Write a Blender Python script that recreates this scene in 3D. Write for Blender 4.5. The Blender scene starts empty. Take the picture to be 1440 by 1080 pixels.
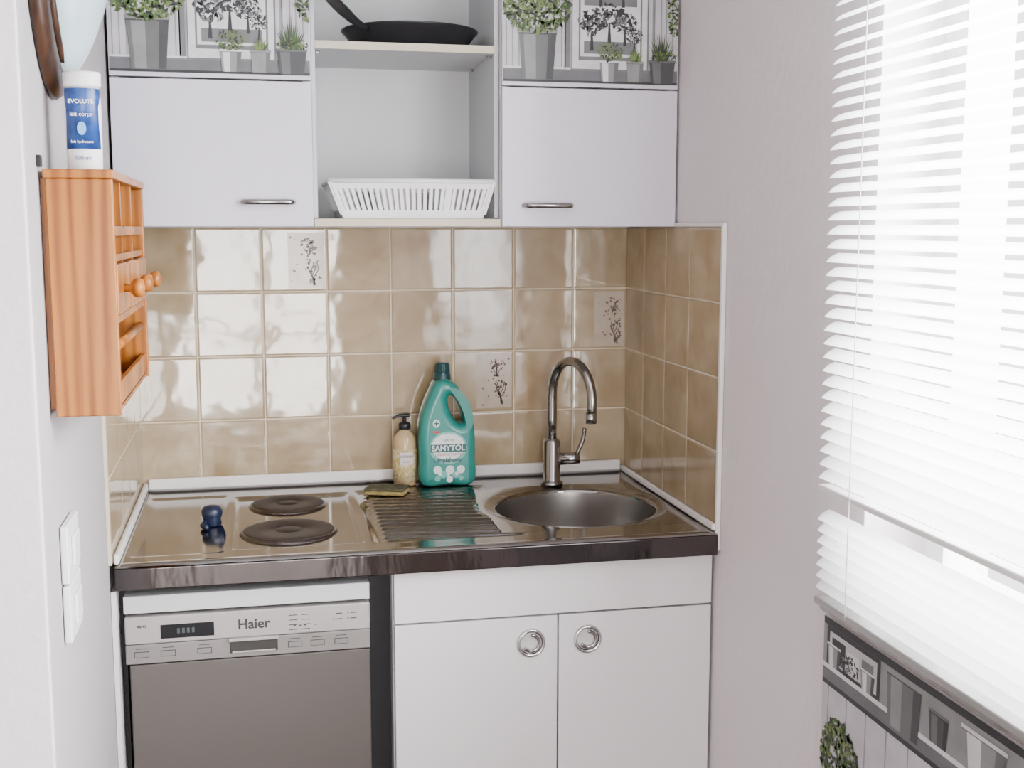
import bpy, bmesh, math, random
from mathutils import Vector, Matrix
random.seed(7)
scene = bpy.context.scene
COL = scene.collection
EYE = 1.52

# ------------------------------------------------------------------ materials
MATS = {}
def pbr(name, color, rough=0.5, metal=0.0, bump=None, var=None, coat=0.0, spec=0.5, trans=0.0, alpha=1.0, stretch=(1,1,1), emit=None):
    if name in MATS: return MATS[name]
    m = bpy.data.materials.new(name); m.use_nodes = True
    nt = m.node_tree; b = nt.nodes['Principled BSDF']
    b.inputs['Base Color'].default_value = (*color, 1)
    b.inputs['Roughness'].default_value = rough
    b.inputs['Metallic'].default_value = metal
    b.inputs['Coat Weight'].default_value = coat
    b.inputs['Specular IOR Level'].default_value = spec
    b.inputs['Transmission Weight'].default_value = trans
    if bump or var:
        tc = nt.nodes.new('ShaderNodeTexCoord'); mp = nt.nodes.new('ShaderNodeMapping')
        mp.inputs['Scale'].default_value = stretch
        nt.links.new(tc.outputs['Object'], mp.inputs['Vector'])
    if bump:
        n = nt.nodes.new('ShaderNodeTexNoise'); n.inputs['Scale'].default_value = bump[0]; n.inputs['Detail'].default_value = 4
        bp = nt.nodes.new('ShaderNodeBump'); bp.inputs['Strength'].default_value = bump[1]; bp.inputs['Distance'].default_value = bump[2]
        nt.links.new(mp.outputs[0], n.inputs['Vector'])
        nt.links.new(n.outputs['Fac'], bp.inputs['Height']); nt.links.new(bp.outputs[0], b.inputs['Normal'])
    if var:
        n = nt.nodes.new('ShaderNodeTexNoise'); n.inputs['Scale'].default_value = var[0]; n.inputs['Detail'].default_value = 5
        cr = nt.nodes.new('ShaderNodeValToRGB')
        c2 = var[1]
        cr.color_ramp.elements[0].position = 0.35; cr.color_ramp.elements[0].color = (*c2, 1)
        cr.color_ramp.elements[1].position = 0.65; cr.color_ramp.elements[1].color = (*color, 1)
        nt.links.new(mp.outputs[0], n.inputs['Vector'])
        nt.links.new(n.outputs['Fac'], cr.inputs[0]); nt.links.new(cr.outputs[0], b.inputs['Base Color'])
    MATS[name] = m
    return m

def tile_material():
    m = bpy.data.materials.new('beige_glazed_tile'); m.use_nodes = True
    nt = m.node_tree; b = nt.nodes['Principled BSDF']; L = nt.links.new
    tc = nt.nodes.new('ShaderNodeTexCoord'); geo = nt.nodes.new('ShaderNodeNewGeometry')
    mul = nt.nodes.new('ShaderNodeMath'); mul.operation = 'MULTIPLY'; mul.inputs[1].default_value = 37
    L(geo.outputs['Random Per Island'], mul.inputs[0])
    add = nt.nodes.new('ShaderNodeVectorMath'); add.operation = 'ADD'
    L(tc.outputs['Object'], add.inputs[0]); L(mul.outputs[0], add.inputs[1])
    n = nt.nodes.new('ShaderNodeTexNoise'); n.inputs['Scale'].default_value = 10; n.inputs['Detail'].default_value = 3; n.inputs['Distortion'].default_value = 0.6
    L(add.outputs[0], n.inputs['Vector'])
    cr = nt.nodes.new('ShaderNodeValToRGB')
    cr.color_ramp.elements[0].position = 0.32; cr.color_ramp.elements[0].color = (0.315, 0.225, 0.125, 1)
    cr.color_ramp.elements[1].position = 0.68; cr.color_ramp.elements[1].color = (0.43, 0.340, 0.22, 1)
    L(n.outputs['Fac'], cr.inputs[0])
    hsv = nt.nodes.new('ShaderNodeHueSaturation')
    mr = nt.nodes.new('ShaderNodeMapRange'); mr.inputs[3].default_value = 0.93; mr.inputs[4].default_value = 1.06
    L(geo.outputs['Random Per Island'], mr.inputs[0]); L(mr.outputs[0], hsv.inputs['Value']); L(cr.outputs[0], hsv.inputs['Color'])
    L(hsv.outputs[0], b.inputs['Base Color'])
    b.inputs['Roughness'].default_value = 0.06
    b.inputs['Specular IOR Level'].default_value = 0.85
    n2 = nt.nodes.new('ShaderNodeTexNoise'); n2.inputs['Scale'].default_value = 12; n2.inputs['Detail'].default_value = 1.5
    L(add.outputs[0], n2.inputs['Vector'])
    bp = nt.nodes.new('ShaderNodeBump'); bp.inputs['Strength'].default_value = 0.30; bp.inputs['Distance'].default_value = 0.004
    L(n2.outputs['Fac'], bp.inputs['Height']); L(bp.outputs[0], b.inputs['Normal'])
    return m

def wood_material(name, c1, c2, axis_scale=(9, 9, 0.8), rough=0.3):
    m = bpy.data.materials.new(name); m.use_nodes = True
    nt = m.node_tree; b = nt.nodes['Principled BSDF']; L = nt.links.new
    tc = nt.nodes.new('ShaderNodeTexCoord'); mp = nt.nodes.new('ShaderNodeMapping'); mp.inputs['Scale'].default_value = axis_scale
    L(tc.outputs['Object'], mp.inputs[0])
    n = nt.nodes.new('ShaderNodeTexNoise'); n.inputs['Scale'].default_value = 5.0; n.inputs['Detail'].default_value = 7; n.inputs['Distortion'].default_value = 0.9
    L(mp.outputs[0], n.inputs['Vector'])
    w = nt.nodes.new('ShaderNodeTexWave'); w.inputs['Scale'].default_value = 1.6; w.inputs['Distortion'].default_value = 9; w.inputs['Detail'].default_value = 2
    L(mp.outputs[0], w.inputs['Vector'])
    mx = nt.nodes.new('ShaderNodeMix'); mx.inputs[0].default_value = 0.35
    L(n.outputs['Fac'], mx.inputs[2]); L(w.outputs['Fac'], mx.inputs[3])
    cr = nt.nodes.new('ShaderNodeValToRGB')
    cr.color_ramp.elements[0].position = 0.25; cr.color_ramp.elements[0].color = (*c2, 1)
    cr.color_ramp.elements[1].position = 0.65; cr.color_ramp.elements[1].color = (*c1, 1)
    L(mx.outputs[0], cr.inputs[0]); L(cr.outputs[0], b.inputs['Base Color'])
    b.inputs['Roughness'].default_value = rough
    b.inputs['Specular IOR Level'].default_value = 0.3
    return m

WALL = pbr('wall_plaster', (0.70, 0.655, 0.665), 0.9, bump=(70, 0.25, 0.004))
WALL_SHADED = pbr('wall_plaster_shaded', (0.39, 0.365, 0.375), 0.9, bump=(70, 0.25, 0.004))  # same plaster, with the shade of the alcove side put into its colour
WALLR = pbr('wall_plaster_rough', (0.71, 0.65, 0.66), 0.9, bump=(45, 0.45, 0.005))
CEIL = pbr('ceiling_paint', (0.8, 0.79, 0.79), 0.9, bump=(50, 0.1, 0.002))
FLOOR = pbr('floor_tile_mat', (0.24, 0.18, 0.14), 0.4, var=(4, (0.19, 0.15, 0.12)), bump=(8, 0.1, 0.002))
TILE = tile_material()
GROUT = pbr('grout', (0.62, 0.54, 0.42), 0.9, bump=(200, 0.2, 0.001))
WHITE_TRIM = pbr('white_trim', (0.76, 0.73, 0.71), 0.5, bump=(40, 0.15, 0.002))
LAMI = pbr('lavender_laminate', (0.61, 0.585, 0.655), 0.38, bump=(120, 0.03, 0.0005))
LAMI2 = pbr('white_laminate', (0.67, 0.635, 0.65), 0.42, bump=(120, 0.03, 0.0005))
CABIN = pbr('cabinet_inside', (0.56, 0.57, 0.58), 0.6, bump=(60, 0.03, 0.0005))
EDGE = pbr('shelf_edge_beech', (0.60, 0.52, 0.41), 0.6, var=(30, (0.55, 0.47, 0.36)), stretch=(0.2, 1, 1))
STEEL = pbr('stainless_steel', (0.31, 0.295, 0.28), 0.10, 1.0, bump=(60, 0.05, 0.001), stretch=(0.6, 6, 6))
STEELB = pbr('bowl_steel', (0.38, 0.365, 0.35), 0.30, 1.0, bump=(30, 0.04, 0.001))
STEELE = pbr('steel_fascia', (0.095, 0.085, 0.085), 0.09, 1.0, bump=(9, 0.6, 0.005), stretch=(1, 1, 0.4))
CHROME = pbr('chrome', (0.62, 0.62, 0.63), 0.1, 1.0, var=(3, (0.57, 0.57, 0.58)))
NICKEL = pbr('faucet_nickel', (0.36, 0.35, 0.35), 0.16, 1.0, var=(3, (0.32, 0.31, 0.31)))
BLACK = pbr('black_gap', (0.006, 0.006, 0.008), 0.6, var=(20, (0.004, 0.004, 0.006)))
CAST = pbr('cast_iron_hob', (0.016, 0.012, 0.012), 0.5, 0.0, bump=(150, 0.2, 0.001), var=(25, (0.03, 0.02, 0.018)), spec=0.35)
HOBRING = pbr('hob_ring_steel', (0.16, 0.14, 0.13), 0.3, 1.0, var=(25, (0.12, 0.10, 0.09)))
DWS = pbr('dishwasher_silver', (0.105, 0.094, 0.088), 0.40, 0.5, bump=(40, 0.03, 0.001), stretch=(0.3, 1, 20), spec=0.3)
DWP = pbr('dishwasher_panel', (0.36, 0.34, 0.33), 0.35, 0.35, var=(3, (0.33, 0.31, 0.30)))
DWW = pbr('dishwasher_top_strip', (0.54, 0.535, 0.54), 0.4, 0.1, var=(3, (0.51, 0.51, 0.51)))
DARKP = pbr('dark_print', (0.014, 0.014, 0.017), 0.4, var=(9, (0.018, 0.018, 0.021)))
PINE = wood_material('orange_pine', (0.36, 0.128, 0.020), (0.18, 0.050, 0.006))
DARKWOOD = wood_material('dark_wood', (0.05, 0.024, 0.014), (0.02, 0.010, 0.007))
PLW = pbr('white_plastic', (0.78, 0.77, 0.76), 0.35, var=(10, (0.75, 0.74, 0.73)))

# ------------------------------------------------------------------ helpers
def group(name):
    e = bpy.data.objects.new(name, None); e.empty_display_size = 0.05
    COL.objects.link(e); return e

def mesh_obj(name, verts, faces, mat, smooth=False, parent=None, mats=None, fm=None, merge=False):
    me = bpy.data.meshes.new(name); me.from_pydata([tuple(v) for v in verts], [], faces)
    for m in (mats or [mat]): me.materials.append(m)
    if fm:
        for p, i in zip(me.polygons, fm): p.material_index = i
    if merge:
        bm = bmesh.new(); bm.from_mesh(me); bmesh.ops.remove_doubles(bm, verts=bm.verts, dist=1e-6)
        bmesh.ops.recalc_face_normals(bm, faces=bm.faces); bm.to_mesh(me); bm.free()
    if smooth:
        for p in me.polygons: p.use_smooth = True
    ob = bpy.data.objects.new(name, me); COL.objects.link(ob)
    if parent: ob.parent = parent
    return ob

BF = [(0,3,2,1),(4,5,6,7),(0,1,5,4),(1,2,6,5),(2,3,7,6),(3,0,4,7)]
def bv(x0,x1,y0,y1,z0,z1):
    return [(x0,y0,z0),(x1,y0,z0),(x1,y1,z0),(x0,y1,z0),(x0,y0,z1),(x1,y0,z1),(x1,y1,z1),(x0,y1,z1)]
def bevel(ob, w, seg=2):
    md = ob.modifiers.new('bev', 'BEVEL'); md.width = w; md.segments = seg; md.limit_method = 'ANGLE'
    for p in ob.data.polygons: p.use_smooth = True
    md.harden_normals = True
def box(name, x0,x1,y0,y1,z0,z1, mat, bev=0.0, parent=None, seg=2):
    ob = mesh_obj(name, bv(min(x0,x1),max(x0,x1),min(y0,y1),max(y0,y1),min(z0,z1),max(z0,z1)), BF, mat, parent=parent)
    if bev: bevel(ob, bev, seg)
    return ob
def boxes(name, lst, mat, bev=0.0, parent=None):
    V=[];F=[]
    for b in lst:
        o=len(V); V+=bv(*b); F+=[tuple(i+o for i in f) for f in BF]
    ob = mesh_obj(name, V, F, mat, parent=parent)
    if bev: bevel(ob, bev)
    return ob

def lathe(name, prof, c, mat, seg=48, axis='Z', sx=1, sy=1, parent=None, rot=None, smooth=True):
    V=[];F=[]
    for (r,h) in prof:
        for i in range(seg):
            a=2*math.pi*i/seg; p=(r*math.cos(a)*sx, r*math.sin(a)*sy, h)
            if axis=='Y': p=(p[0],-h,p[1])
            if axis=='X': p=(h,p[0],p[1])
            p=Vector(p)
            if rot is not None: p = rot @ p
            V.append((p[0]+c[0],p[1]+c[1],p[2]+c[2]))
    for j in range(len(prof)-1):
        for i in range(seg):
            k=(i+1)%seg
            F.append((j*seg+i,j*seg+k,(j+1)*seg+k,(j+1)*seg+i))
    return mesh_obj(name,V,F,mat,smooth,parent,merge=True)

def tube(name, pts, rad, mat, seg=16, parent=None, flat=1.0):
    pts=[Vector(p) for p in pts]; n=len(pts)
    rads = rad if isinstance(rad,(list,tuple)) else [rad]*n
    V=[];F=[]
    t=(pts[1]-pts[0]).normalized()
    up=Vector((0,0,1)) if abs(t.z)<0.9 else Vector((1,0,0))
    nrm=(up-t*up.dot(t)).normalized()
    for i,p in enumerate(pts):
        if i==0: t=(pts[1]-pts[0])
        elif i==n-1: t=pts[-1]-pts[-2]
        else: t=pts[i+1]-pts[i-1]
        t.normalize(); nrm=(nrm-t*nrm.dot(t)).normalized(); b=t.cross(nrm)
        for k in range(seg):
            a=2*math.pi*k/seg
            V.append(p+nrm*math.cos(a)*rads[i]*flat+b*math.sin(a)*rads[i])
    for i in range(n-1):
        for k in range(seg):
            l=(k+1)%seg; F.append((i*seg+k,i*seg+l,(i+1)*seg+l,(i+1)*seg+k))
    F.append(tuple(reversed(range(seg)))); F.append(tuple(range((n-1)*seg,n*seg)))
    return mesh_obj(name,V,F,mat,True,parent)

def smoothpath(ctrl, n=8):
    P=[Vector(c) for c in ctrl]; P=[2*P[0]-P[1]]+P+[2*P[-1]-P[-2]]; out=[]
    for i in range(1,len(P)-2):
        for k in range(n):
            t=k/n; a,b,c,d=P[i-1],P[i],P[i+1],P[i+2]
            out.append(0.5*((2*b)+(c-a)*t+(2*a-5*b+4*c-d)*t*t+(3*b-a-3*c+d)*t**3))
    out.append(P[-2]); return out

def text(name, body, size, M, mat, parent=None, extrude=0.0003, align='CENTER', sx=1.0, bold=0.0):
    cu=bpy.data.curves.new(name,'FONT'); cu.body=body; cu.size=size; cu.align_x=align; cu.align_y='CENTER'; cu.extrude=extrude; cu.offset=bold
    tmp=bpy.data.objects.new('tmp',cu); COL.objects.link(tmp)
    dg=bpy.context.evaluated_depsgraph_get(); dg.update()
    me=bpy.data.meshes.new_from_object(tmp.evaluated_get(dg))
    bpy.data.objects.remove(tmp)
    me.materials.clear(); me.materials.append(mat)
    me.transform(M @ Matrix.Diagonal((sx,1,1,1)))
    ob=bpy.data.objects.new(name,me); COL.objects.link(ob)
    if parent: ob.parent=parent
    return ob
def Mfront(x,y,z):  # text facing -y
    return Matrix.Translation((x,y,z)) @ Matrix.Rotation(math.pi/2,4,'X')

# ------------------------------------------------------------------ room
box('floor', -2.3,1.4,-5.7,0.2,-0.1,0.0, FLOOR)
box('ceiling', -2.3,1.4,-5.7,0.2,2.5,2.6, CEIL)
box('wall_back', -0.2,1.4,0.0,0.2,0,2.5, WALL)
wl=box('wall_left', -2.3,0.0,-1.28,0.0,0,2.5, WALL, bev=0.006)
wl.data.materials.append(WALL_SHADED)
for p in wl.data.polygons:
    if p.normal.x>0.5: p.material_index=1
box('wall_far_left', -2.4,-2.3,-5.7,-1.2,0,2.5, WALL)
WY0,WY1,WZ0,WZ1=-1.23,-3.0,0.93,2.2
boxes('wall_right', [(1.2,1.42,WY0,0.2,0,2.5),(1.2,1.42,-5.7,WY1,0,2.5),(1.2,1.42,WY1,WY0,0,WZ0),(1.2,1.42,WY1,WY0,WZ1,2.5)], WALLR)
boxes('wall_rear', [(-2.4,-0.45,-5.8,-5.6,0,2.5),(0.85,1.42,-5.8,-5.6,0,2.5),(-0.45,0.85,-5.8,-5.6,2.15,2.5)], WALL)
d=group('door_1')
boxes('door_frame', [(-0.45,-0.39,-5.72,-5.66,0,2.15),(0.79,0.85,-5.72,-5.66,0,2.15),(-0.39,0.79,-5.72,-5.66,2.08,2.15),(-0.39,0.79,-5.72,-5.66,0,0.12),(0.29,0.37,-5.72,-5.66,0.12,2.08),(-0.39,0.79,-5.71,-5.67,0.78,0.82)], PLW, parent=d)
w=group('window_1')
boxes('window_frame', [(1.30,1.36,WY0-0.06,WY0,WZ0,WZ1),(1.30,1.36,WY1,WY1+0.06,WZ0,WZ1),(1.30,1.36,WY1,WY0,WZ0,WZ0+0.06),(1.30,1.36,WY1,WY0,WZ1-0.06,WZ1),(1.30,1.35,-2.15,-2.08,WZ0,WZ1),(1.29,1.35,WY1,WY0,1.09,1.12)], PLW, parent=w)
box('window_sill', 1.172,1.30,WY1-0.03,WY0+0.09,0.896,0.918, pbr('sill_mat',(0.34,0.32,0.30),0.3,0.5,var=(20,(0.20,0.18,0.165))), bev=0.004, parent=w)

# ------------------------------------------------------------------ tiles
P=0.1522; XL=[0.0,0.142]+[0.142+P*k for k in range(1,7)]+[1.2]
ZL=[0.905,1.0645,1.2167,1.3690,1.52]
g=0.0012
def tileset(name, us, fn, parent):
    V=[];F=[]
    for i in range(len(us)-1):
        for j in range(4):
            a0,a1=us[i]+g,us[i+1]-g; z0,z1=ZL[j]+g,ZL[j+1]-g
            o=len(V); b=0.004
            ring=[[(a0,z0),(a1,z0),(a1,z1),(a0,z1)],[(a0,z0),(a1,z0),(a1,z1),(a0,z1)],
                  [(a0+b*.35,z0+b*.35),(a1-b*.35,z0+b*.35),(a1-b*.35,z1-b*.35),(a0+b*.35,z1-b*.35)],
                  [(a0+b,z0+b),(a1-b,z0+b),(a1-b,z1-b),(a0+b,z1-b)]]
            dep=[0.001,0.0062,0.0074,0.008]
            for r,dd in zip(ring,dep):
                for (a,z) in r: V.append(fn(a,z,dd))
            for k in range(3):
                for q in range(4):
                    F.append((o+k*4+q,o+k*4+(q+1)%4,o+(k+1)*4+(q+1)%4,o+(k+1)*4+q))
            F.append((o+12,o+13,o+14,o+15))
    ob=mesh_obj(name,V,F,TILE,parent=parent)
    bm=bmesh.new(); bm.from_mesh(ob.data); bmesh.ops.recalc_face_normals(bm,faces=bm.faces); bm.to_mesh(ob.data); bm.free()
    return ob
sp=group('tile_backsplash')
tileset('tiles', XL, lambda a,z,dd:(a,-dd,z), sp)
box('grout',0.001,1.199,-0.0066,-0.0005,0.905,1.52,GROUT,parent=sp)
spr=group('tile_backsplash')
YS=[0.009, 0.152,0.304,0.456,0.635]
tileset('tiles', YS, lambda a,z,dd:(1.2-dd,-a,z), spr)
box('grout',1.1934,1.1995,-0.635,-0.009,0.905,1.52,GROUT,parent=spr)
spl_=group('tile_backsplash')
YS2=[0.009, 0.152,0.304,0.456,0.66]
tileset('tiles', YS2, lambda a,z,dd:(dd,-a,z), spl_)
box('grout',0.0005,0.0066,-0.66,-0.009,0.905,1.52,GROUT,parent=spl_)
box('trim_1',1.189,1.1995,-0.648,-0.6365,0.86,1.53,WHITE_TRIM,bev=0.003)
box('trim_2',1.189,1.1995,-0.634,-0.36,1.521,1.53,WHITE_TRIM,bev=0.003)

DT=pbr('motif_ground',(0.48,0.40,0.325),0.12,var=(30,(0.43,0.35,0.27)))
DB=pbr('motif_brown',(0.05,0.025,0.015),0.3,var=(30,(0.07,0.035,0.02)))
DB2=pbr('motif_rose',(0.13,0.07,0.055),0.3,var=(30,(0.10,0.055,0.04)))
def motif(x0,x1,z0,z1,seed):
    R=random.Random(seed); V=[];F=[];fm=[]
    y0=-0.0083
    def poly(pts,m,y):
        o=len(V); V.extend([(p[0],y,p[1]) for p in pts]); F.append(tuple(range(o,o+len(pts)))); fm.append(m)
    poly([(x0,z0),(x1,z0),(x1,z1),(x0,z1)],0,y0)
    def stroke(pts,w,m):
        for a,b in zip(pts[:-1],pts[1:]):
            dx,dz=b[0]-a[0],b[1]-a[1]; l=math.hypot(dx,dz) or 1; nx,nz=-dz/l*w/2,dx/l*w/2
            poly([(a[0]+nx,a[1]+nz),(a[0]-nx,a[1]-nz),(b[0]-nx,b[1]-nz),(b[0]+nx,b[1]+nz)],m,y0-0.0002)
    def blob(cx,cz,r,m):
        poly([(cx+r*math.cos(a)*R.uniform(.7,1.2),cz+r*math.sin(a)*R.uniform(.7,1.2)) for a in [k*math.pi/4 for k in range(8)]],m,y0-0.0003)
    W=x1-x0; H=z1-z0
    bx,bz=x0+W*0.7,z0+H*0.06
    for k in range(4):
        dx=(k-1.5)*0.007
        pts=[(bx+dx*t_+0.004*math.sin(t_*7+k),bz+H*0.42*t_) for t_ in [i/8 for i in range(9)]]
        stroke(pts,0.0021,1)
    for k in range(22):
        blob(bx+R.uniform(-0.014,0.014),bz+R.uniform(H*.05,H*.46),R.uniform(.002,.004),R.choice([1,1,2]))
    bx,bz=x0+W*0.58,z0+H*0.60
    for k in range(5):
        a=R.uniform(-.9,.9); stroke([(bx,bz),(bx+math.sin(a)*.012,bz+math.cos(a)*.018),(bx+math.sin(a)*.02+.003,bz+math.cos(a)*.026)],.0019,1)
    for k in range(22):
        blob(bx+R.uniform(-0.017,0.017),bz+R.uniform(-.004,H*.30),R.uniform(.0018,.0038),R.choice([1,2,2]))
    for k in range(16):
        blob(R.uniform(x0+.006,x1-.006),R.uniform(z0+.006,z1-.006),R.uniform(.001,.003),2)
    mesh_obj('motif_tile',V,F,DT,parent=sp,mats=[DT,DB,DB2],fm=fm)
motif(XL[2]+0.062,XL[3]-0.006,ZL[3]+0.006,ZL[4]-0.012,1)
motif(XL[7]+0.055,XL[8]-0.012,ZL[2]+0.006,ZL[3]-0.008,2)
motif(XL[5]+0.058,XL[6]-0.006,ZL[1]+0.010,ZL[2]-0.006,3)

# ------------------------------------------------------------------ countertop
CZ=0.90
ct=group('steel_countertop_sink')
gx,gy=0.004,0.004
nx,ny=int(round(1.184/gx)),int(round(0.652/gy))
X0=0.008
CX,CY,BR,HS=0.972,-0.348,0.185,0.212
def sst(a,b,x):
    t_=max(0,min(1,(x-a)/(b-a))); return t_*t_*(3-2*t_)
def rrect(x,y,x0,x1,y0,y1,soft):
    return sst(x0-soft,x0+soft,x)*(1-sst(x1-soft,x1+soft,x))*sst(y0-soft,y0+soft,y)*(1-sst(y1-soft,y1+soft,y))
def hgt(x,y):
    h=CZ
    h-=0.006*rrect(x,y,0.225,0.473,-0.57,-0.115,0.007)
    h-=0.0035*rrect(x,y,0.035,0.20,-0.585,-0.09,0.008)
    rr=math.hypot(x-CX,y-CY)
    m=rrect(x,y,0.500,0.80,-0.580,-0.105,0.01)*sst(0.222,0.234,rr)
    h-=0.0055*m
    h+=0.0068*m*(0.5+0.5*math.cos((y+(x-0.62)*0.12)*2*math.pi/0.034))**1.6*sst(.512,.528,x)
    e=min(y+0.652, x-0.008, 1.192-x)
    h+=0.0014*(1-sst(0.012,0.025,e))
    if e<0.006: h-=0.005*(1-e/0.006)**2
    return h
V=[];F=[];idx={}
sqx0,sqx1=0.76,1.184; sqy0,sqy1=-0.56,-0.136
for j in range(ny+1):
    for i in range(nx+1):
        x=X0+i*gx; y=-0.0005-j*gy*0.9995; idx[(i,j)]=len(V); V.append((x,y,hgt(x,y)))
for j in range(2,ny):
    for i in range(nx):
        x=X0+(i+.5)*gx; y=-(j+.5)*gy
        if sqx0<x<sqx1 and sqy0<y<sqy1: continue
        F.append((idx[(i,j)],idx[(i,j+1)],idx[(i+1,j+1)],idx[(i+1,j)]))
mesh_obj('worktop',V,F,STEEL,True,ct)
N=160;V=[];F=[]
rad=[(0.1795,-0.012),(0.1805,-0.0085),(0.183,-0.0055),(0.187,-0.0042),(0.198,-0.0036),(0.203,-0.0015),(0.207,-0.0005)]
rings=[]
for r,dz in rad:
    rings.append([(CX+r*math.cos(2*math.pi*k/N),CY+r*math.sin(2*math.pi*k/N),dz) for k in range(N)])
sq=[]
for k in range(N):
    a=2*math.pi*k/N; c,s=math.cos(a),math.sin(a); q=(HS+0.001)/max(abs(c),abs(s)); sq.append((CX+q*c,CY+q*s,0.0001))
mid=[((p[0]+q[0])/2,(p[1]+q[1])/2,0.0001) for p,q in zip(rings[-1],sq)]
rings+= [mid,sq]
for r in rings:
    for p in r: V.append((p[0],p[1],CZ+p[2]))
for j in range(len(rings)-1):
    for k in range(N):
        l=(k+1)%N; F.append((j*N+k,j*N+l,(j+1)*N+l,(j+1)*N+k))
mesh_obj('sink_rim',V,F,STEEL,True,ct)
prof=[(0.1797,-0.012),(0.178,-0.03),(0.175,-0.09),(0.168,-0.125),(0.15,-0.145),(0.11,-0.152),(0.045,-0.155),(0.042,-0.158),(0.0,-0.158)]
lathe('bowl',[(r,h) for r,h in prof],(CX,CY,CZ),STEELB,N,parent=ct)
lathe('drain',[(0.040,0),(0.038,0.003),(0.03,0.004),(0.012,0.003),(0,0.003)],(CX,CY,CZ-0.157),CHROME,40,parent=ct)
box('front_fascia',0.010,1.192,-0.654,-0.640,0.853,0.8955,STEELE,bev=0.003,parent=ct)
boxes('under_board',[(0.01,0.75,-0.638,-0.01,0.856,0.888),(1.155,1.19,-0.638,-0.01,0.856,0.884),(0.75,1.155,-0.638,-0.56,0.856,0.884)],BLACK,parent=ct)
for n_,(hx,hy,hr) in enumerate([(0.338,-0.195,0.080),(0.333,-0.44,0.092)]):
    lathe('hob_plate_%d'%n_,[(0,0.0072),(hr*.28,0.0072),(hr*.29,0.006),(hr*.33,0.006),(hr*.34,0.0072),(hr*.95,0.0072),(hr,0.006),(hr,0.0005)],(hx,hy,CZ-0.0058),CAST,64,parent=ct)
    lathe('hob_ring_%d'%n_,[(hr+.0005,0.0055),(hr+.003,0.005),(hr+.007,0.0015),(hr+.008,0.0)],(hx,hy,CZ-0.0058),HOBRING,64,parent=ct)
box('trim_3',0.020,1.180,-0.020,-0.0085,0.9045,0.932,WHITE_TRIM,bev=0.005)
box('trim_4',0.0085,0.019,-0.650,-0.009,0.9025,0.922,WHITE_TRIM,bev=0.004)
box('trim_5',1.181,1.1915,-0.645,-0.009,0.9025,0.917,WHITE_TRIM,bev=0.004)

# ------------------------------------------------------------------ faucet
fa=group('kitchen_faucet')
fx,fy=0.972,-0.128
lathe('base',[(0,0.0015),(0.027,0.0015),(0.027,0.006),(0.022,0.010),(0.0205,0.012),(0.0205,0.105),(0.018,0.110),(0.014,0.114),(0,0.114)],(fx,fy,CZ),NICKEL,40,parent=fa)
sp_dir=Vector((0.052,-0.168,0)); 
pts=[(fx,fy,CZ+0.10),(fx,fy,CZ+0.16),(fx,fy,CZ+0.215)]
Rr=sp_dir.length/2
for k in range(1,17):
    a=math.pi*k/16*1.04
    pts.append((fx+sp_dir.x*(1-math.cos(a))/2, fy+sp_dir.y*(1-math.cos(a))/2, CZ+0.222+Rr*math.sin(a)))
e=pts[-1]; pts.append((e[0]-sp_dir.x*.02,e[1]-sp_dir.y*.02,e[2]-0.022))
tube('gooseneck',pts,0.0112,NICKEL,20,fa)
e=Vector(pts[-1]); tube('aerator',[e+Vector((0,0,0.010)),e+Vector((0,0,-0.014))],0.0128,NICKEL,20,fa)
tube('lever_hub',[(fx+0.008,fy,CZ+0.062),(fx+0.050,fy-0.006,CZ+0.064),(fx+0.066,fy-0.008,CZ+0.065)],[0.015,0.015,0.0145],NICKEL,24,fa)
tube('lever',smoothpath([(fx+0.058,fy-0.008,CZ+0.068),(fx+0.064,fy-0.01,CZ+0.085),(fx+0.074,fy-0.012,CZ+0.112),(fx+0.077,fy-0.014,CZ+0.138)],5),0.0075,NICKEL,12,fa,flat=0.7)

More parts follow.
